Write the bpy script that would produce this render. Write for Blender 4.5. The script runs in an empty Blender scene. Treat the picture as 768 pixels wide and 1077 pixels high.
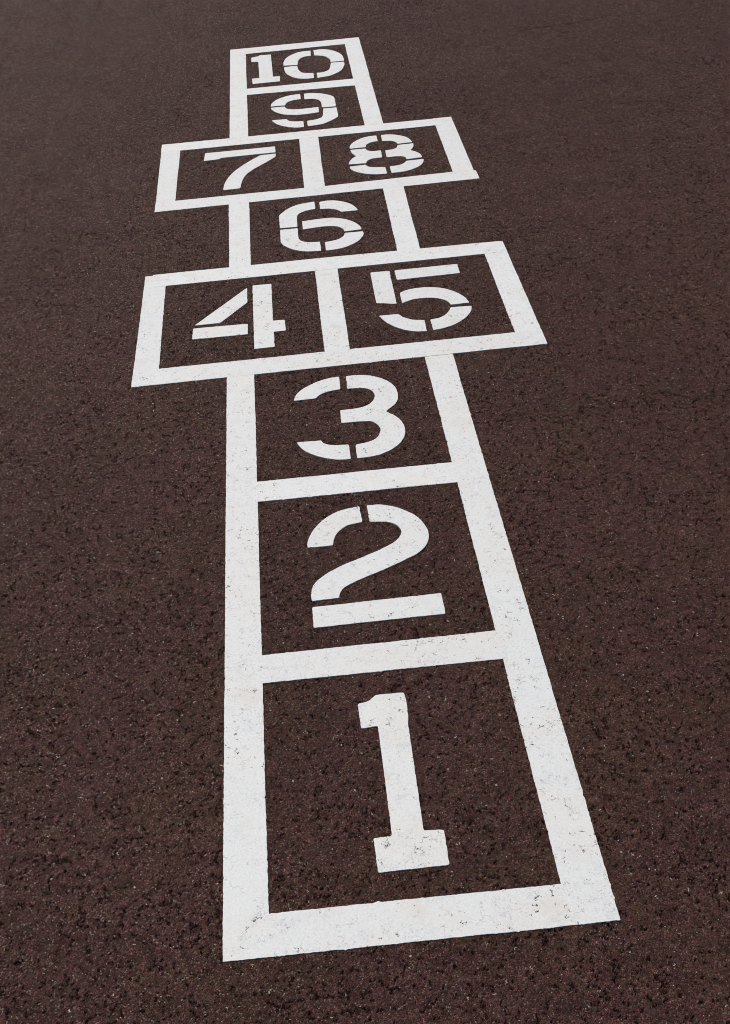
import bpy, bmesh, math, random
import numpy as np
from mathutils import Matrix, Vector, noise
from mathutils.geometry import delaunay_2d_cdt

# ---------------------------------------------------------------- measured layout (metres on the ground)
# x runs across the court, y runs away from square 1; numeral outlines are (x, y, corner?)
NUMERALS = {
 '1': [
  [(0.2588,0.522,1),(0.2756,0.5243,0),(0.286,0.5311,0),(0.2959,0.54,1),(0.3507,0.5386,1),(0.3532,0.5044,0),(0.3495,0.4487,1),(0.3474,0.2101,1),(0.3819,0.2072,1),(0.3812,0.1357,1),(0.2607,0.1355,1),(0.259,0.2064,1),(0.2915,0.2069,1),(0.2918,0.4601,1),(0.2602,0.4582,1)],
 ],
 '2': [
  [(0.3148,1.1452,1),(0.3171,1.0852,1),(0.2813,1.0779,0),(0.2578,1.0562,0),(0.2471,1.0333,0),(0.2437,1.0119,1),(0.1864,1.0125,1),(0.1875,1.0335,0),(0.2005,1.0699,0),(0.2296,1.1099,0),(0.2684,1.1362,0)],
  [(0.3328,1.1462,1),(0.3707,1.1412,0),(0.4082,1.1207,0),(0.4413,1.0876,0),(0.459,1.0466,0),(0.4624,1.0135,0),(0.4533,0.9809,0),(0.432,0.9547,0),(0.3965,0.9335,0),(0.3472,0.9092,0),(0.2893,0.8827,0),(0.2603,0.8651,0),(0.2487,0.8498,0),(0.2447,0.8327,1),(0.1863,0.832,1),(0.1862,0.8565,0),(0.1952,0.8862,0),(0.2174,0.9108,0),(0.2564,0.9365,0),(0.3075,0.9594,0),(0.3546,0.9826,0),(0.3855,1.0037,0),(0.3997,1.0242,0),(0.4019,1.0392,0),(0.3941,1.0601,0),(0.3738,1.0754,0),(0.3335,1.0831,1)],
  [(0.1857,0.812,1),(0.4626,0.8129,1),(0.4623,0.7477,1),(0.1858,0.7486,1)],
 ],
 '3': [
  [(0.3098,1.7357,1),(0.3084,1.67,1),(0.2756,1.6648,0),(0.2515,1.6527,0),(0.2398,1.6366,1),(0.1802,1.636,1),(0.1874,1.6625,0),(0.2089,1.6921,0),(0.2459,1.7191,0),(0.28,1.7324,0)],
  [(0.3279,1.734,1),(0.3613,1.7338,0),(0.3984,1.7218,0),(0.4315,1.6952,0),(0.4535,1.6576,0),(0.4579,1.6127,0),(0.4492,1.5755,0),(0.4177,1.5383,1),(0.4419,1.5095,0),(0.456,1.4741,0),(0.4572,1.4376,0),(0.4479,1.4038,0),(0.4222,1.3697,0),(0.3851,1.3476,0),(0.3542,1.3419,0),(0.3265,1.3409,1),(0.3271,1.4004,1),(0.3556,1.4053,0),(0.3787,1.4166,0),(0.3931,1.4416,0),(0.395,1.4694,0),(0.3817,1.4946,0),(0.3599,1.5028,0),(0.2992,1.5061,1),(0.2999,1.5659,1),(0.3473,1.5678,0),(0.3759,1.5793,0),(0.3929,1.6035,0),(0.3967,1.6289,0),(0.3873,1.6528,0),(0.3649,1.6652,0),(0.3267,1.6691,1)],
  [(0.1804,1.4377,1),(0.2422,1.4349,1),(0.2488,1.4196,0),(0.2701,1.4086,0),(0.3102,1.4036,1),(0.3105,1.3408,1),(0.2766,1.344,0),(0.2345,1.3638,0),(0.2033,1.3908,0),(0.187,1.417,0)],
 ],
 '4': [
  [(0.0624,2.3209,1),(0.0623,2.224,1),(-0.0211,2.1102,1),(-0.0964,2.1102,1)],
  [(-0.101,2.0919,1),(0.0622,2.0875,1),(0.0615,2.0246,1),(-0.1022,2.0269,1)],
  [(0.0791,2.3328,1),(0.139,2.3314,1),(0.1369,2.0903,1),(0.1717,2.0892,1),(0.1728,2.0237,1),(0.138,2.0241,1),(0.138,1.9352,1),(0.079,1.9341,1)],
 ],
 '5': [
  [(0.4512,2.3404,1),(0.5118,2.3388,1),(0.5105,2.1178,1),(0.4505,2.1356,1)],
  [(0.528,2.3385,1),(0.7272,2.34,1),(0.7264,2.277,1),(0.5286,2.2728,1)],
  [(0.5275,2.1856,1),(0.5534,2.2004,0),(0.5923,2.2064,0),(0.6252,2.2023,0),(0.6656,2.1842,0),(0.6984,2.1495,0),(0.7167,2.1153,0),(0.7248,2.0808,1),(0.6692,2.0789,1),(0.6612,2.1043,0),(0.6385,2.1262,0),(0.6071,2.137,0),(0.5695,2.137,0),(0.5451,2.1293,0),(0.5274,2.1182,1)],
  [(0.6668,2.0628,1),(0.7277,2.0586,1),(0.7205,2.0281,0),(0.6971,1.9901,0),(0.6605,1.9584,0),(0.6268,1.9442,0),(0.5971,1.9375,1),(0.5965,2.0009,1),(0.6267,2.0078,0),(0.6503,2.0286,0)],
  [(0.451,2.0545,1),(0.5085,2.0538,1),(0.5201,2.0341,0),(0.5449,2.0118,0),(0.5797,2.0016,1),(0.5785,1.9359,1),(0.5411,1.9427,0),(0.5034,1.9671,0),(0.4714,2.0074,0)],
 ],
 '6': [
  [(0.3066,2.9321,1),(0.3072,2.8697,1),(0.274,2.862,0),(0.2504,2.8444,0),(0.2402,2.8172,0),(0.2384,2.7358,1),(0.179,2.7381,1),(0.1792,2.8317,0),(0.1873,2.8573,0),(0.2161,2.8973,0),(0.2539,2.9221,0)],
  [(0.3246,2.9243,1),(0.3558,2.9293,0),(0.392,2.9181,0),(0.4267,2.8892,0),(0.4446,2.8566,0),(0.4537,2.8232,1),(0.3952,2.8229,1),(0.3822,2.8437,0),(0.3559,2.8601,0),(0.3243,2.8644,1)],
  [(0.2563,2.7753,1),(0.3194,2.7819,0),(0.3642,2.7799,0),(0.4031,2.7598,0),(0.4319,2.7283,0),(0.4488,2.6925,0),(0.4523,2.6654,1),(0.394,2.6625,1),(0.3907,2.6831,0),(0.3768,2.7042,0),(0.3466,2.7166,0),(0.3112,2.7175,0),(0.2563,2.7104,1)],
  [(0.3939,2.649,1),(0.4556,2.648,1),(0.4534,2.6187,0),(0.4326,2.5779,0),(0.3956,2.5465,0),(0.3603,2.5328,0),(0.3234,2.5305,1),(0.3239,2.594,1),(0.3519,2.5986,0),(0.3744,2.6096,0),(0.3888,2.6286,0)],
  [(0.1794,2.7243,1),(0.2392,2.7229,1),(0.2385,2.6483,0),(0.2469,2.6209,0),(0.27,2.6054,0),(0.3074,2.6008,1),(0.3077,2.5321,1),(0.2622,2.5376,0),(0.2245,2.556,0),(0.1957,2.5874,0),(0.1815,2.6157,0),(0.178,2.6419,0)],
 ],
 '7': [
  [(-0.0898,3.4993,1),(0.184,3.5011,1),(0.1845,3.4385,1),(-0.0295,3.4355,1),(-0.0303,3.4247,1),(-0.0929,3.4203,1)],
  [(0.1248,3.4222,1),(0.1841,3.4251,1),(0.1832,3.3947,1),(0.1426,3.3426,0),(0.0969,3.2894,0),(0.0698,3.2442,0),(0.054,3.1913,0),(0.0453,3.1179,1),(-0.0172,3.116,1),(-0.0135,3.1635,0),(-0.0007,3.222,0),(0.0214,3.2796,0),(0.0528,3.3324,0),(0.0846,3.3755,0)],
 ],
 '8': [
  [(0.5839,3.5136,1),(0.5837,3.4516,1),(0.5611,3.4483,0),(0.5402,3.4313,0),(0.5308,3.4009,1),(0.4703,3.4012,1),(0.4735,3.4292,0),(0.4899,3.4646,0),(0.5219,3.4977,0),(0.5524,3.5112,0)],
  [(0.602,3.5128,1),(0.6403,3.5093,0),(0.677,3.4872,0),(0.7024,3.4546,0),(0.7142,3.4075,1),(0.655,3.4034,1),(0.6506,3.4244,0),(0.6332,3.4424,0),(0.6009,3.4484,1)],
  [(0.4707,3.3881,1),(0.5305,3.3867,1),(0.5345,3.3675,0),(0.5523,3.3537,0),(0.5855,3.3527,1),(0.5841,3.2818,1),(0.5501,3.2805,0),(0.5276,3.2651,0),(0.5183,3.2402,1),(0.4542,3.2444,1),(0.4602,3.2726,0),(0.4744,3.3028,0),(0.4884,3.3181,1),(0.4759,3.3507,0)],
  [(0.6551,3.3916,1),(0.7164,3.3937,1),(0.7113,3.3597,0),(0.6968,3.326,1),(0.7176,3.3026,0),(0.7292,3.2742,0),(0.7312,3.246,1),(0.6735,3.241,1),(0.6683,3.2649,0),(0.6486,3.2775,0),(0.6009,3.2799,1),(0.6022,3.3483,1),(0.6283,3.3518,0),(0.6463,3.3639,0)],
  [(0.4553,3.222,1),(0.516,3.2248,1),(0.5223,3.2072,0),(0.5419,3.1937,0),(0.5855,3.1849,1),(0.5859,3.1223,1),(0.5491,3.1245,0),(0.5093,3.1394,0),(0.4749,3.1673,0),(0.4588,3.1955,0)],
  [(0.6697,3.2246,1),(0.7334,3.2267,1),(0.7304,3.2027,0),(0.7151,3.1699,0),(0.6839,3.1416,0),(0.6454,3.1262,0),(0.603,3.1239,1),(0.6032,3.1865,1),(0.6341,3.1895,0),(0.6565,3.2033,0)],
 ],
 '9': [
  [(0.3094,4.0871,1),(0.3093,4.0223,1),(0.2786,4.0169,0),(0.2517,3.999,0),(0.2395,3.9618,1),(0.1791,3.9635,1),(0.1828,3.9947,0),(0.203,4.0384,0),(0.2375,4.0687,0),(0.2717,4.0835,0)],
  [(0.3257,4.0853,1),(0.3585,4.0861,0),(0.3961,4.0694,0),(0.428,4.0428,0),(0.4456,4.019,0),(0.4512,3.9888,0),(0.4501,3.8911,1),(0.3937,3.8946,1),(0.3922,3.9562,0),(0.3842,3.9895,0),(0.3593,4.0109,0),(0.3242,4.0152,1)],
  [(0.1787,3.9484,1),(0.238,3.9469,1),(0.2442,3.9217,0),(0.2646,3.9049,0),(0.3017,3.8986,0),(0.3777,3.9019,1),(0.3755,3.8397,1),(0.3218,3.8318,0),(0.2757,3.834,0),(0.2301,3.8534,0),(0.1987,3.8893,0),(0.1833,3.925,0)],
  [(0.3964,3.8774,1),(0.4519,3.8768,1),(0.4522,3.7821,0),(0.444,3.7579,0),(0.4168,3.726,0),(0.3786,3.6976,0),(0.3229,3.6897,1),(0.3224,3.7508,1),(0.35,3.7549,0),(0.3759,3.7675,0),(0.3894,3.7929,0)],
  [(0.1785,3.7957,1),(0.2395,3.7947,1),(0.2501,3.7707,0),(0.2724,3.7567,0),(0.3069,3.7524,1),(0.3069,3.6851,1),(0.274,3.6864,0),(0.2341,3.7088,0),(0.199,3.7469,0)],
 ],
 '10': [
  [(0.1054,4.6601,1),(0.1431,4.6747,1),(0.1433,4.6857,1),(0.1982,4.6818,1),(0.1993,4.3535,1),(0.2306,4.3522,1),(0.2283,4.2814,1),(0.1068,4.28,1),(0.1053,4.3535,1),(0.1385,4.3536,1),(0.1376,4.5919,1),(0.1059,4.5951,1)],
  [(0.3851,4.6834,1),(0.383,4.607,1),(0.3488,4.6002,0),(0.3238,4.5605,0),(0.3147,4.489,1),(0.251,4.4979,1),(0.2557,4.5599,0),(0.2766,4.6225,0),(0.3186,4.6709,0),(0.3527,4.6824,0)],
  [(0.4001,4.6877,1),(0.4471,4.6863,0),(0.4918,4.6501,0),(0.521,4.5904,0),(0.5297,4.5292,0),(0.529,4.4847,1),(0.4678,4.4886,1),(0.4655,4.534,0),(0.444,4.5816,0),(0.3985,4.6088,1)],
  [(0.2541,4.476,1),(0.3134,4.4747,1),(0.3173,4.4156,0),(0.3345,4.3695,0),(0.3817,4.3513,1),(0.38,4.2838,1),(0.34,4.2838,0),(0.2967,4.3105,0),(0.2639,4.3705,0),(0.2543,4.4243,0)],
  [(0.4681,4.4738,1),(0.5281,4.4723,1),(0.5258,4.4247,0),(0.5035,4.3492,0),(0.4551,4.2972,0),(0.4162,4.2849,0),(0.3956,4.2792,1),(0.3957,4.3492,1),(0.4267,4.352,0),(0.4544,4.3844,0)],
 ],
}
CORNERS = {
 'a0y0': (-0.0002, 0.0043),
 'a3y0': (0.6363, -0.0045),
 'a1y1': (0.0751, 0.0822),
 'a2y1': (0.5575, 0.0737),
 'a1y2': (0.0728, 0.6049),
 'a2y2': (0.5584, 0.6002),
 'a1y3': (0.074, 0.684),
 'a2y3': (0.5555, 0.6813),
 'a1y4': (0.0738, 1.2054),
 'a2y4': (0.5577, 1.1992),
 'a1y5': (0.0731, 1.2858),
 'a2y5': (0.5557, 1.282),
 'a1y6': (0.0766, 1.7876),
 'a2y6': (0.5539, 1.7879),
 'a0y6': (0.0005, 1.7884),
 'a3y6': (0.6324, 1.7883),
 'b0y6': (-0.2644, 1.792),
 'b5y6': (0.9001, 1.7976),
 'b1y7': (-0.1919, 1.8772),
 'b2y7': (0.2784, 1.8739),
 'b3y7': (0.3508, 1.8716),
 'b4y7': (0.8238, 1.8784),
 'b1y8': (-0.1961, 2.3903),
 'b2y8': (0.2792, 2.3914),
 'b3y8': (0.351, 2.3937),
 'b4y8': (0.8237, 2.3923),
 'b0y9': (-0.2641, 2.4694),
 'b5y9': (0.8954, 2.4716),
 'c0y9': (0.0065, 2.4783),
 'c1y9': (0.0757, 2.4773),
 'c2y9': (0.5526, 2.4766),
 'c3y9': (0.6263, 2.4797),
 'c0y10': (0.003, 2.9711),
 'c1y10': (0.0766, 2.9792),
 'c2y10': (0.5573, 2.9858),
 'c3y10': (0.6317, 2.9951),
 'd0y10': (-0.2606, 2.9781),
 'd5y10': (0.8957, 2.9975),
 'd1y11': (-0.1906, 3.0615),
 'd2y11': (0.2777, 3.0632),
 'd3y11': (0.3527, 3.0621),
 'd4y11': (0.8232, 3.0787),
 'd1y12': (-0.1886, 3.5547),
 'd2y12': (0.2811, 3.5559),
 'd3y12': (0.3567, 3.5576),
 'd4y12': (0.8253, 3.5624),
 'd0y13': (-0.2648, 3.6378),
 'd5y13': (0.899, 3.6371),
 'e0y13': (0.0057, 3.6329),
 'e1y13': (0.0805, 3.6414),
 'e2y13': (0.5495, 3.6423),
 'e3y13': (0.6238, 3.6437),
 'e1y14': (0.0818, 4.1415),
 'e2y14': (0.5536, 4.1317),
 'e1y15': (0.081, 4.2226),
 'e2y15': (0.5544, 4.2233),
 'e1y16': (0.0802, 4.7271),
 'e2y16': (0.5515, 4.7369),
 'e0y17': (0.0067, 4.8159),
 'e3y17': (0.625, 4.823),
}
CAM_POS = (0.24284, -1.06934, 1.70)
FOCAL_PX = 1249.990
CAM_ROWS = [[0.9939414, -0.0884731, -0.0652145], [-0.1057176, -0.6072217, -0.7874679], [0.0300701, 0.7895913, -0.6128959]]

CRACK = ((1.346, 4.670), (2.075, 4.833))
SCRAPE = ((.4999, 1.764), (.5056, 1.483))
scene = bpy.context.scene
col = scene.collection

# ---------------------------------------------------------------- node helpers
class G:
    """small wrapper for writing node trees"""
    def __init__(self, nt):
        self.nt = nt
    def n(self, t, **kw):
        nd = self.nt.nodes.new(t)
        for k, v in kw.items():
            setattr(nd, k, v)
        return nd
    def put(self, sock, v):
        if isinstance(v, bpy.types.NodeSocket):
            self.nt.links.new(v, sock)
        else:
            sock.default_value = v
    def math(self, op, a, b=0.0, clamp=False):
        nd = self.n('ShaderNodeMath', operation=op, use_clamp=clamp)
        self.put(nd.inputs[0], a); self.put(nd.inputs[1], b)
        return nd.outputs[0]
    def step(self, v, lo, hi, to0=0.0, to1=1.0):
        nd = self.n('ShaderNodeMapRange', interpolation_type='SMOOTHSTEP')
        self.put(nd.inputs['Value'], v)
        self.put(nd.inputs['From Min'], lo); self.put(nd.inputs['From Max'], hi)
        self.put(nd.inputs['To Min'], to0); self.put(nd.inputs['To Max'], to1)
        return nd.outputs['Result']
    def lin(self, v, lo, hi, to0=0.0, to1=1.0):
        nd = self.n('ShaderNodeMapRange')
        self.put(nd.inputs['Value'], v)
        self.put(nd.inputs['From Min'], lo); self.put(nd.inputs['From Max'], hi)
        self.put(nd.inputs['To Min'], to0); self.put(nd.inputs['To Max'], to1)
        return nd.outputs['Result']
    def noise(self, vec, scale, detail=2.0, rough=0.5, col=False):
        nd = self.n('ShaderNodeTexNoise', noise_dimensions='2D')
        self.put(nd.inputs['Vector'], vec)
        nd.inputs['Scale'].default_value = scale
        nd.inputs['Detail'].default_value = detail
        nd.inputs['Roughness'].default_value = rough
        return nd.outputs['Color' if col else 'Fac']
    def voro(self, vec, scale, feature='F1'):
        nd = self.n('ShaderNodeTexVoronoi', voronoi_dimensions='2D', feature=feature)
        self.put(nd.inputs['Vector'], vec)
        nd.inputs['Scale'].default_value = scale
        return nd
    def vmath(self, op, a, b):
        nd = self.n('ShaderNodeVectorMath', operation=op)
        self.put(nd.inputs[0], a); self.put(nd.inputs[1], b)
        return nd.outputs[0]
    def mix(self, f, a, b, blend='MIX'):
        nd = self.n('ShaderNodeMix', data_type='RGBA', blend_type=blend)
        self.put(nd.inputs[0], f); self.put(nd.inputs[6], a); self.put(nd.inputs[7], b)
        return nd.outputs[2]
    def gray(self, v):
        nd = self.n('ShaderNodeCombineColor')
        for i in range(3):
            self.put(nd.inputs[i], v)
        return nd.outputs[0]
    def segment(self, x, y, seg):
        """distance from (x, y) to a straight segment"""
        (ax, ay), (bx, by) = seg
        L = math.hypot(bx-ax, by-ay); ux, uy = (bx-ax)/L, (by-ay)/L
        dx = self.math('SUBTRACT', x, ax); dy = self.math('SUBTRACT', y, ay)
        t = self.math('ADD', self.math('MULTIPLY', dx, ux), self.math('MULTIPLY', dy, uy))
        off = self.math('ABSOLUTE', self.math('SUBTRACT', self.math('MULTIPLY', dx, -uy), self.math('MULTIPLY', dy, -ux)))
        over = self.math('MAXIMUM', self.math('SUBTRACT', t, L), self.math('MULTIPLY', t, -1.0))
        return self.math('MAXIMUM', off, over)
    def pos(self):
        geo = self.n('ShaderNodeNewGeometry')
        sep = self.n('ShaderNodeSeparateXYZ'); self.put(sep.inputs[0], geo.outputs['Position'])
        cmb = self.n('ShaderNodeCombineXYZ')
        self.put(cmb.inputs[0], sep.outputs[0]); self.put(cmb.inputs[1], sep.outputs[1])
        return cmb.outputs[0]

# ---------------------------------------------------------------- asphalt relief, shared by ground and paint
relief = bpy.data.node_groups.new('asphalt_relief', 'ShaderNodeTree')
for nm in ('Void', 'Height', 'Pale'):
    relief.interface.new_socket(nm, in_out='OUTPUT', socket_type='NodeSocketFloat')
for nm in ('Stone',):
    relief.interface.new_socket(nm, in_out='OUTPUT', socket_type='NodeSocketColor')
g = G(relief)
p2 = g.pos()
wn = g.vmath('SUBTRACT', g.noise(p2, 170, 2, .6, col=True), (.5, .5, .5))
pw = g.vmath('ADD', p2, g.vmath('MULTIPLY', wn, (.011, .011, 0)))
# gaps left between the stones: short branching voids in loose clusters
edge = g.voro(pw, 78, 'DISTANCE_TO_EDGE').outputs['Distance']
clus = g.noise(p2, 6.5, 3, .6)
thr = g.lin(clus, .32, .68, .71, .565)
sel = g.noise(p2, 62, 1.5, .5)
m = g.step(g.math('SUBTRACT', sel, thr), 0.0, .045)
gap = g.math('MULTIPLY', g.step(edge, .02, .09, 1, 0), m)
# small round pits where a stone has come out
pit = g.voro(pw, 165)
ps = g.n('ShaderNodeSeparateColor'); g.put(ps.inputs[0], pit.outputs['Color'])
pitm = g.math('MULTIPLY', g.step(pit.outputs['Distance'], .18, .42, 1, 0), g.step(ps.outputs[0], .93, .95))
# and a few larger, deeper ones, now and then a short run of them
edge2 = g.voro(g.vmath('ADD', p2, g.vmath('MULTIPLY', wn, (.020, .020, 0))), 41, 'DISTANCE_TO_EDGE').outputs['Distance']
m2 = g.step(g.math('SUBTRACT', g.noise(p2, 44, 2, .55), g.lin(g.noise(p2, 3.3, 3, .6), .32, .68, .70, .58)), 0.0, .04)
gap2 = g.math('MULTIPLY', g.step(edge2, .012, .055, 1, 0), m2)
void = g.math('MAXIMUM', g.math('MAXIMUM', gap, gap2), g.math('MULTIPLY', pitm, .6))
# a fine crack far off on the right
pk = g.n('ShaderNodeSeparateXYZ')
g.put(pk.inputs[0], g.vmath('ADD', p2, g.vmath('MULTIPLY', g.vmath('SUBTRACT', g.noise(p2, 6, 4, .6, col=True), (.5, .5, .5)), (.09, .09, 0))))
crk = g.step(g.segment(pk.outputs[0], pk.outputs[1], CRACK), .002, .009, 1, 0)
crk = g.math('MULTIPLY', crk, g.step(g.noise(p2, 13, 2, .5), .38, .52))
void = g.math('MAXIMUM', void, g.math('MULTIPLY', crk, .2))
# stones
ps_ = g.vmath('ADD', p2, g.vmath('MULTIPLY', wn, (.0035, .0035, 0)))
st = g.voro(ps_, 430)
sc_ = g.n('ShaderNodeSeparateColor'); g.put(sc_.inputs[0], st.outputs['Color'])
dome = g.step(st.outputs['Distance'], .05, .65, 1, 0)
tall = g.math('MULTIPLY', dome, g.lin(sc_.outputs[1], 0, 1, .15, 1.0))
und = g.noise(p2, 95, 3, .6)
h = g.math('MULTIPLY', und, .0017)
h = g.math('ADD', h, g.math('MULTIPLY', tall, .0008))
h = g.math('SUBTRACT', h, .0027)
h = g.math('SUBTRACT', h, g.math('MULTIPLY', void, .0110))
pale = g.math('MULTIPLY', g.step(sc_.outputs[2], .992, .995), g.step(st.outputs['Distance'], .22, .36, 1, 0))
chip = g.math('MULTIPLY', g.step(ps.outputs[1], .984, .987), g.step(pit.outputs['Distance'], .12, .26, 1, 0))
pale = g.math('MAXIMUM', pale, chip)
out = g.n('NodeGroupOutput')
g.put(out.inputs['Void'], void); g.put(out.inputs['Height'], h); g.put(out.inputs['Pale'], pale)
g.put(out.inputs['Stone'], st.outputs['Color'])

def new_mat(name):
    mt = bpy.data.materials.new(name); mt.use_nodes = True
    mt.node_tree.nodes.clear()
    return mt, G(mt.node_tree)

# ---------------------------------------------------------------- asphalt
asphalt, g = new_mat('asphalt')
rl = g.n('ShaderNodeGroup', node_tree=relief)
p2 = g.pos()
s = g.n('ShaderNodeSeparateColor'); g.put(s.inputs[0], rl.outputs['Stone'])
BASE = (.0545, .0286, .0248, 1)
tone = g.math('ADD', .52, g.math('MULTIPLY', g.math('POWER', s.outputs[0], 1.9), 1.50))
c = g.mix(1.0, BASE, g.gray(tone), 'MULTIPLY')
c = g.mix(g.step(s.outputs[1], .60, .9, 0, .6), c, (.082, .031, .033, 1))       # reddish stones
c = g.mix(g.step(s.outputs[1], .35, .05, 0, .55), c, (.058, .044, .024, 1))      # olive brown stones
c = g.mix(g.step(s.outputs[2], .0, .10, .7, 0), c, (.010, .008, .008, 1))        # black stones
fine = g.noise(p2, 520, 2, .7)
c = g.mix(1.0, c, g.gray(g.lin(fine, .3, .7, .45, 1.55)), 'MULTIPLY')
area = g.noise(g.vmath('ADD', p2, (1.4, 8.8, 0)), 3.2, 4, .65)
c = g.mix(1.0, c, g.mix(g.step(area, .38, .62), (1.03, .975, 1.01, 1), (1.0, 1.01, .92, 1)), 'MULTIPLY')
hue = g.noise(p2, 34, 3, .65)
c = g.mix(1.0, c, g.mix(g.step(hue, .38, .62), (1.05, .97, 1.0, 1), (1.0, .995, .90, 1)), 'MULTIPLY')
blot = g.noise(p2, 1.7, 4, .6)
c = g.mix(1.0, c, g.gray(g.lin(blot, .3, .7, .91, 1.09)), 'MULTIPLY')
blot2 = g.noise(p2, 19, 3, .6)
c = g.mix(1.0, c, g.gray(g.lin(blot2, .3, .7, .86, 1.14)), 'MULTIPLY')
mott = g.noise(p2, 75, 2, .6)
c = g.mix(1.0, c, g.gray(g.lin(mott, .3, .7, .86, 1.14)), 'MULTIPLY')
big = g.n('ShaderNodeSeparateColor'); g.put(big.inputs[0], g.voro(g.vmath('ADD', p2, (3.1, 5.7, 0)), 125).outputs['Color'])
c = g.mix(1.0, c, g.gray(g.lin(big.outputs[0], 0, 1, .84, 1.17)), 'MULTIPLY')
c = g.mix(g.step(big.outputs[1], .84, .97, 0, .22), c, (.072, .060, .046, 1))
# bitumen-rich dark flecks
dk = g.math('MULTIPLY', g.step(g.noise(p2, 120, 1, .5), .64, .72), g.step(g.noise(p2, 9, 2, .5), .40, .60, .08, .32))
c = g.mix(dk, c, (.014, .010, .010, 1))
dk2 = g.step(g.noise(g.vmath('ADD', p2, (7.3, 2.1, 0)), 58, 2, .6), .68, .76, 0, .35)
c = g.mix(dk2, c, (.016, .011, .011, 1))
# an old pale scrape inside square 3
sx = g.n('ShaderNodeSeparateXYZ'); g.put(sx.inputs[0], p2)
scr = g.segment(sx.outputs[0], sx.outputs[1], SCRAPE)
scr = g.math('MULTIPLY', g.step(scr, .001, .004, 1, 0), g.step(g.noise(p2, 60, 3, .6), .42, .60, 0, .38))
c = g.mix(scr, c, (.17, .15, .14, 1))
c = g.mix(rl.outputs['Pale'], c, (.40, .37, .33, 1))
bs = g.n('ShaderNodeBsdfPrincipled')
g.put(bs.inputs['Base Color'], c)
shiny = g.step(s.outputs[0], .92, .94)                      # a few broken faces catch the light
g.put(bs.inputs['Roughness'], g.lin(shiny, 0, 1, .75, .28))
g.put(bs.inputs['Specular IOR Level'], g.lin(shiny, 0, 1, .06, .26))
mo = g.n('ShaderNodeOutputMaterial')
g.put(mo.inputs['Surface'], bs.outputs[0])
dp = g.n('ShaderNodeDisplacement')
g.put(dp.inputs['Height'], rl.outputs['Height'])
dp.inputs['Midlevel'].default_value = 0; dp.inputs['Scale'].default_value = 1
g.put(mo.inputs['Displacement'], dp.outputs[0])
asphalt.displacement_method = 'BOTH'

# ---------------------------------------------------------------- white road paint
paint, g = new_mat('white_road_paint')
rl = g.n('ShaderNodeGroup', node_tree=relief)
p2 = g.pos()
oi = g.n('ShaderNodeObjectInfo')
c = g.mix(g.step(g.noise(p2, 7, 3, .6), .42, .68), (.82, .835, .805, 1), (.825, .818, .765, 1))
c = g.mix(g.step(g.noise(p2, 23, 3, .65), .55, .75, 0, .5), c, (.73, .75, .76, 1))
c = g.mix(1.0, c, g.gray(g.lin(oi.outputs['Random'], 0, 1, .97, 1.02)), 'MULTIPLY')
c = g.mix(1.0, c, g.gray(g.lin(g.noise(p2, 260, 3, .6), .3, .7, .95, 1.03)), 'MULTIPLY')
sp_ = g.n('ShaderNodeSeparateColor'); g.put(sp_.inputs[0], rl.outputs['Stone'])
c = g.mix(1.0, c, g.gray(g.lin(sp_.outputs[0], 0, 1, .945, 1.015)), 'MULTIPLY')
thin = g.math('MULTIPLY', g.step(sp_.outputs[1], .93, .96), g.step(g.noise(p2, 17, 3, .6), .40, .62, .1, .7))
c = g.mix(g.math('MULTIPLY', thin, .38), c, (.40, .39, .39, 1))
# warm stains on the first squares
c = g.mix(g.step(g.noise(g.vmath('ADD', p2, (4.4, 1.9, 0)), 10, 4, .65), .60, .74, 0, .45), c, (.74, .69, .61, 1))
# grime that has settled in the texture
grime = g.math('MULTIPLY', g.step(g.noise(p2, 210, 2, .6), .60, .72), g.step(g.noise(p2, 11, 3, .6), .50, .66))
c = g.mix(g.math('MULTIPLY', grime, .42), c, (.33, .33, .34, 1))
# hairline crazing of the coat, dirt-filled
pz = g.vmath('ADD', p2, g.vmath('MULTIPLY', g.vmath('SUBTRACT', g.noise(p2, 90, 2, .6, col=True), (.5, .5, .5)), (.02, .02, 0)))
hair = g.step(g.voro(pz, 62, 'DISTANCE_TO_EDGE').outputs['Distance'], .012, .05, 1, 0)
hair2 = g.step(g.voro(pz, 120, 'DISTANCE_TO_EDGE').outputs['Distance'], .02, .07, 1, 0)
hair2 = g.math('MULTIPLY', hair2, g.math('MULTIPLY', g.step(g.noise(p2, 75, 2, .5), .55, .62), g.step(g.noise(p2, 12, 2, .5), .42, .60)))
hair = g.math('MULTIPLY', hair, g.step(g.noise(p2, 40, 2, .5), .56, .64))
c = g.mix(g.math('MULTIPLY', g.math('MAXIMUM', hair, hair2), .48), c, (.30, .30, .31, 1))
bs = g.n('ShaderNodeBsdfPrincipled')
g.put(bs.inputs['Base Color'], c)
bs.inputs['Roughness'].default_value = .6
bs.inputs['Specular IOR Level'].default_value = .3
bp = g.n('ShaderNodeBump')
g.put(bp.inputs['Height'], rl.outputs['Height'])
bp.inputs['Strength'].default_value = .14; bp.inputs['Distance'].default_value = 1.0
g.put(bs.inputs['Normal'], bp.outputs[0])
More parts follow.
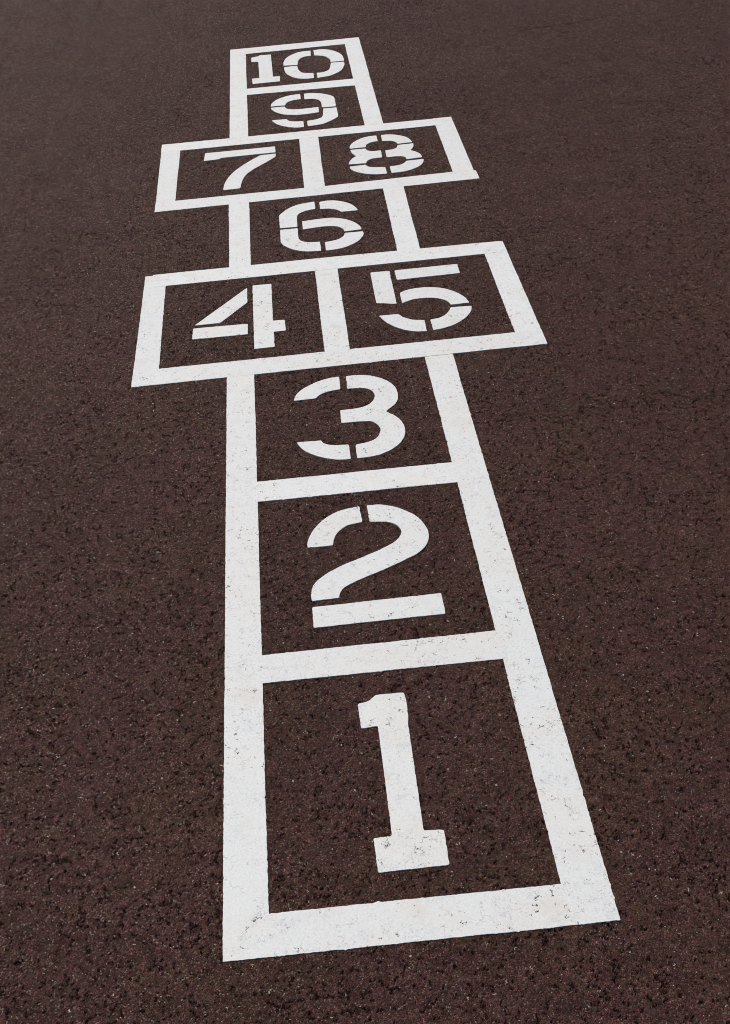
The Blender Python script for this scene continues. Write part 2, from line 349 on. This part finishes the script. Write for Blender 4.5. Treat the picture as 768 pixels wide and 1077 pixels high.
# the coat has broken through over the deeper gaps
wear = g.noise(p2, 14, 3, .6)
sy = g.n('ShaderNodeSeparateXYZ'); g.put(sy.inputs[0], p2)
worn = g.step(sy.outputs[1], 1.6, 3.4, .485, .63)             # the first squares are trodden most
hole = g.math('MULTIPLY', g.step(rl.outputs['Void'], .70, .95), g.step(g.math('SUBTRACT', wear, worn), 0.0, .06))
tr = g.n('ShaderNodeBsdfTransparent')
mx = g.n('ShaderNodeMixShader')
g.put(mx.inputs[0], hole); g.put(mx.inputs[1], bs.outputs[0]); g.put(mx.inputs[2], tr.outputs[0])
mo = g.n('ShaderNodeOutputMaterial')
g.put(mo.inputs['Surface'], mx.outputs[0])

# ---------------------------------------------------------------- the ground: one sheet, fine near the court
def axis(knots, far, sign_both):
    """knots: [(coordinate, spacing), ...] fine part; then grows geometrically to `far`"""
    xs = [knots[0][0]]
    i = 0
    while xs[-1] < knots[-1][0]:
        while i + 1 < len(knots) - 1 and xs[-1] >= knots[i+1][0]:
            i += 1
        a, b = knots[i], knots[i+1]
        t = min(1, max(0, (xs[-1]-a[0])/(b[0]-a[0])))
        xs.append(xs[-1] + a[1]*(1-t) + b[1]*t)
    d = knots[-1][1]
    while xs[-1] < far:
        d *= 1.07; xs.append(xs[-1]+d)
    pre = []
    d = knots[0][1]; x = knots[0][0]
    while x > -far:
        d *= 1.07; x -= d; pre.append(x)
    return np.array(pre[::-1] + xs, dtype=np.float64)

gx = axis([(-1.9, .006), (-.6, .0020), (1.1, .0020), (3.0, .006)], 400, True)
gy = axis([(-.40, .0018), (1.1, .0020), (3.0, .0045), (6.6, .008)], 400, True)
nx, ny = len(gx), len(gy)
co = np.zeros((ny, nx, 3), dtype=np.float32)
co[:, :, 0] = gx[None, :]; co[:, :, 1] = gy[:, None]
me = bpy.data.meshes.new('asphalt_ground')
me.vertices.add(nx*ny); me.vertices.foreach_set('co', co.ravel())
ii = (np.arange(ny-1)[:, None]*nx + np.arange(nx-1)[None, :]).ravel()
quads = np.stack([ii, ii+1, ii+1+nx, ii+nx], axis=1).astype(np.int32)
nf = len(quads)
me.loops.add(nf*4); me.loops.foreach_set('vertex_index', quads.ravel())
me.polygons.add(nf)
me.polygons.foreach_set('loop_start', np.arange(0, nf*4, 4, dtype=np.int32))
me.polygons.foreach_set('use_smooth', np.ones(nf, dtype=bool))
me.update(calc_edges=True)
me.materials.append(asphalt)
ground = bpy.data.objects.new('asphalt_ground', me); col.objects.link(ground)
ground['kind'] = 'structure'
ground['label'] = 'dark brown weathered asphalt with small gaps between its stones'

# ---------------------------------------------------------------- painted shapes
def spline(pts):
    """closed outline: straight between neighbouring corners, Catmull-Rom through the rest"""
    n = len(pts)
    k0 = next(i for i in range(n) if pts[i][2])
    pts = pts[k0:] + pts[:k0] + [pts[k0]]
    runs, cur = [], [pts[0]]
    for q in pts[1:]:
        cur.append(q)
        if q[2]:
            runs.append(cur); cur = [q]
    outl = []
    for run in runs:
        P = [Vector((a[0], a[1])) for a in run]
        if len(P) == 2:
            outl.append(P); continue
        ext = [P[0]*2 - P[1]] + P + [P[-1]*2 - P[-2]]
        line = []
        for i in range(1, len(ext)-2):
            a, b, c_, d = ext[i-1:i+3]
            for t in (0, .125, .25, .375, .5, .625, .75, .875):
                line.append(.5*((2*b) + (c_-a)*t + (2*a-5*b+4*c_-d)*t*t + (3*b-a-3*c_+d)*t**3))
        line.append(P[-1])
        outl.append(line)
    return outl

def resample(runs, step, rough, soft=0):
    """even points along the outline, each pushed a little off it: the sprayed edge is not crisp"""
    pts = []
    for line in runs:
        L = [0]
        for a, b in zip(line, line[1:]):
            L.append(L[-1] + (b-a).length)
        k = max(1, int(round(L[-1]/step)))
        j = 0
        for i in range(k):
            s_ = L[-1]*i/k
            while L[j+1] < s_ and j < len(L)-2:
                j += 1
            t = 0 if L[j+1] == L[j] else (s_-L[j])/(L[j+1]-L[j])
            pts.append(line[j].lerp(line[j+1], t))
    n = len(pts)
    if soft:                                             # stencil corners come out slightly rounded
        for _ in range(soft):
            pts = [pts[i]*.5 + (pts[i-1] + pts[(i+1) % n])*.25 for i in range(n)]
    res = []
    for i, q in enumerate(pts):
        tg = pts[(i+1) % n] - pts[i-1]
        nr = Vector((tg.y, -tg.x)); nr = nr.normalized() if nr.length else nr
        w = (noise.noise(Vector((q.x*230, q.y*230, 3.1)))*.0007
             + noise.noise(Vector((q.x*70, q.y*70, 9.7)))*.0008
             + noise.noise(Vector((q.x*9, q.y*9, 5.3)))*.0008)
        sp = noise.noise(Vector((q.x*120, q.y*120, 21.0)))
        if sp > .42:
            w += (sp-.42)*.007
        res.append(q + nr*w*rough)
    return res

def painted(name, outlines, z=0.0, parent=None, rough=1.0, label=None):
    """a thin coat: top face at z, sides running down into the asphalt"""
    bm = bmesh.new()
    for o in outlines:
        pts = resample(spline(o), .0035, rough, 1 if rough < 1 else 0)
        area = sum(a.x*b.y - b.x*a.y for a, b in zip(pts, pts[1:]+pts[:1]))
        if area < 0:
            pts = pts[::-1]
        top = [bm.verts.new((q.x, q.y, z)) for q in pts]
        rim = [bm.verts.new((q.x, q.y, -.0045)) for q in pts]
        _, _, tris, _, _, _ = delaunay_2d_cdt(pts, [], [list(range(len(pts)))], 1, 1e-7)
        for t in tris:
            bm.faces.new([top[i] for i in t])
        for i in range(len(top)):
            j = (i+1) % len(top)
            bm.faces.new((rim[i], rim[j], top[j], top[i]))
    mesh = bpy.data.meshes.new(name); bm.to_mesh(mesh); bm.free()
    mesh.materials.append(paint)
    o = bpy.data.objects.new(name, mesh); col.objects.link(o)
    if parent:
        o.parent = parent
    if label:
        o['label'] = label
    return o

court = bpy.data.objects.new('hopscotch_court', None); col.objects.link(court)
court.location = (0, 0, 0); court.empty_display_size = .3
court['label'] = 'white stencilled hopscotch court with ten numbered squares painted on dark asphalt'
court['category'] = 'hopscotch'

K = {k: Vector(v) for k, v in CORNERS.items()}
def along(a, b, y):
    a, b = K[a], K[b]
    return a.lerp(b, (y-a.y)/(b.y-a.y))
def q4(*ps):
    return [[(q[0], q[1], 1) for q in ps]]
OV = .006        # how far one strip runs on beneath the next
def grow(a, b, d=OV):
    """the point d beyond b on the line a > b"""
    a, b = Vector(a), Vector(b)
    return b + (b-a).normalized()*d
def strip(name, i0, i1, o0, o1, z, e0=OV, e1=OV):
    """a strip from the edge (i0, o0) to the edge (i1, o1), run on by e0 and e1 at its ends"""
    i0, i1, o0, o1 = map(Vector, (i0, i1, o0, o1))
    return painted(name, q4(grow(i1, i0, e0), grow(i0, i1, e1), grow(o0, o1, e1), grow(o1, o0, e0)), z, court)
LOW, MID, TOP = -.00035, -.00018, .0

# squares 1 to 3
a0, a3 = ('a0y0', 'a0y6'), ('a3y0', 'a3y6')
strip('end_line', K['a0y0'], K['a3y0'], along(*a0, K['a1y1'].y+.001), along(*a3, K['a2y1'].y-.001), MID, 0, 0)
strip('side_line', along(*a0, K['a1y1'].y+.001), K['a0y6'], K['a1y1'], K['a1y6'], LOW)
strip('side_line', K['a2y1'], K['a2y6'], along(*a3, K['a2y1'].y-.001), K['a3y6'], LOW)
strip('cross_line', K['a1y2'], K['a2y2'], K['a1y3'], K['a2y3'], MID)
strip('cross_line', K['a1y4'], K['a2y4'], K['a1y5'], K['a2y5'], MID)
# squares 4 and 5
b0, b5 = ('b0y6', 'b0y9'), ('b5y6', 'b5y9')
strip('cross_line', K['b0y6'], K['b5y6'], along(*b0, K['b1y7'].y), along(*b5, K['b4y7'].y), MID, 0, 0)
painted('cross_line', q4((-.2300, K['b1y8'].y), K['b1y8'], K['b4y8'], (K['b5y9'].x-.035, K['b4y8'].y), K['b5y9']-Vector((.012, .0)),
                         K['b5y9']-Vector((.10, -.002)), (.3, 2.4785), (-.2400, 2.4762)), TOP, court)
strip('side_line', K['b0y6'], K['b0y9']+Vector((0, .001)), K['b1y7'], (K['b1y8'].x, K['b0y9'].y+.003), LOW, .0, 0)
strip('side_line', K['b4y7'], (K['b4y8'].x, K['b5y9'].y), along(*b5, K['b4y7'].y), K['b5y9'], LOW, OV, 0)
strip('middle_line', K['b2y7'], K['b2y8'], K['b3y7'], K['b3y8'], LOW)
# square 6
strip('side_line', K['c0y9'], (K['c0y10'].x, 3.040), K['c1y9'], (K['c1y10'].x, 3.052), TOP+.0001, OV, 0)
strip('side_line', K['c2y9'], K['c2y10'], K['c3y9'], K['c3y10'], LOW)
# squares 7 and 8
d0, d5 = ('d0y10', 'd0y13'), ('d5y10', 'd5y13')
painted('cross_line', q4(K['d0y10'], K['d5y10']+Vector((.012, -.002)), K['d5y10']+Vector((.010, .072)), K['d5y10']+Vector((-.005, .0815)), K['d4y11'],
                         K['d3y11'], K['d2y11'], K['d1y11'], (K['d0y10'].x, K['d1y11'].y)), MID, court)
strip('cross_line', (K['d0y13'].x, K['d1y12'].y), (K['d5y13'].x-.03, K['d4y12'].y), K['d0y13'], (K['d5y13'].x-.03, K['d5y13'].y), MID, 0, 0)
strip('side_line', (K['d0y10'].x, K['d1y11'].y), (K['d0y13'].x, K['d0y13'].y-.003), K['d1y11'], (K['d1y12'].x, K['d0y13'].y-.004), LOW, OV, 0)
strip('side_line', K['d4y11'], (K['d4y12'].x, K['d5y13'].y+.002), (K['d5y13'].x, K['d4y11'].y), K['d5y13']+Vector((0, .003)), TOP, 0, 0)
strip('middle_line', K['d2y11'], K['d2y12'], K['d3y11'], K['d3y12'], LOW)
# squares 9 and 10
strip('side_line', K['e0y13'], K['e0y17'], K['e1y13'], (K['e1y16'].x, K['e0y17'].y+.001), TOP, OV, 0)
strip('side_line', K['e2y13'], (K['e2y16'].x, K['e3y17'].y-.001), K['e3y13'], K['e3y17'], TOP, OV, 0)
strip('cross_line', K['e1y14'], K['e2y14'], K['e1y15'], K['e2y15'], MID)
strip('end_line', K['e1y16'], K['e2y16'], (K['e1y16'].x, K['e0y17'].y+.001), (K['e2y16'].x, K['e3y17'].y-.001), MID)

# numerals, each a stencilled part of the court; 10 has its two digits as sub-parts
for word, pieces in NUMERALS.items():
    if word != '10':
        painted('numeral', pieces, 0.0, court, .8, 'white stencilled numeral %s' % word)
    else:
        num = bpy.data.objects.new('numeral', None); col.objects.link(num); num.parent = court
        num['label'] = 'white stencilled numeral 10'
        painted('digit', pieces[:1], 0.0, num, .8, 'solid digit 1 with slab foot')
        painted('digit', pieces[1:], 0.0, num, .8, 'round digit 0 cut into four pieces')

# ---------------------------------------------------------------- light: bright overcast day
EL, AZ = math.radians(45), math.radians(-35)         # AZ: from +y towards +x
d = Vector((math.sin(AZ)*math.cos(EL), math.cos(AZ)*math.cos(EL), math.sin(EL)))
sl = bpy.data.lights.new('sun', 'SUN'); sl.energy = 1.5; sl.angle = math.radians(10); sl.color = (1, .96, .90)
so = bpy.data.objects.new('sun', sl); col.objects.link(so)
so.rotation_euler = (-d).to_track_quat('-Z', 'Y').to_euler(); so.location = d*30

world = bpy.data.worlds.new('World'); scene.world = world; world.use_nodes = True
wt = world.node_tree; wt.nodes.clear()
sky = wt.nodes.new('ShaderNodeTexSky'); sky.sky_type = 'NISHITA'; sky.sun_disc = False
sky.sun_elevation = EL; sky.sun_rotation = AZ
sky.air_density = 1.0; sky.dust_density = 4.0; sky.ozone_density = 1.0
bg = wt.nodes.new('ShaderNodeBackground'); bg.inputs['Strength'].default_value = .10
wo = wt.nodes.new('ShaderNodeOutputWorld')
wt.links.new(sky.outputs[0], bg.inputs[0]); wt.links.new(bg.outputs[0], wo.inputs[0])

# ---------------------------------------------------------------- camera
cd = bpy.data.cameras.new('camera'); cam = bpy.data.objects.new('camera', cd); col.objects.link(cam)
r, dn, fw = (Vector(v) for v in CAM_ROWS)
cam.matrix_world = Matrix((( r.x, -dn.x, -fw.x, CAM_POS[0]), (r.y, -dn.y, -fw.y, CAM_POS[1]),
                           (r.z, -dn.z, -fw.z, CAM_POS[2]), (0, 0, 0, 1)))
cd.sensor_fit = 'VERTICAL'; cd.sensor_height = 24; cd.lens = FOCAL_PX/1077*24
cd.clip_start = .05; cd.clip_end = 2000
scene.camera = cam

vs = scene.view_settings
vs.view_transform = 'Standard'; vs.look = 'None'; vs.gamma = 1; vs.use_curve_mapping = False
vs.exposure = 0.20
scene.cycles.filter_width = 1.0
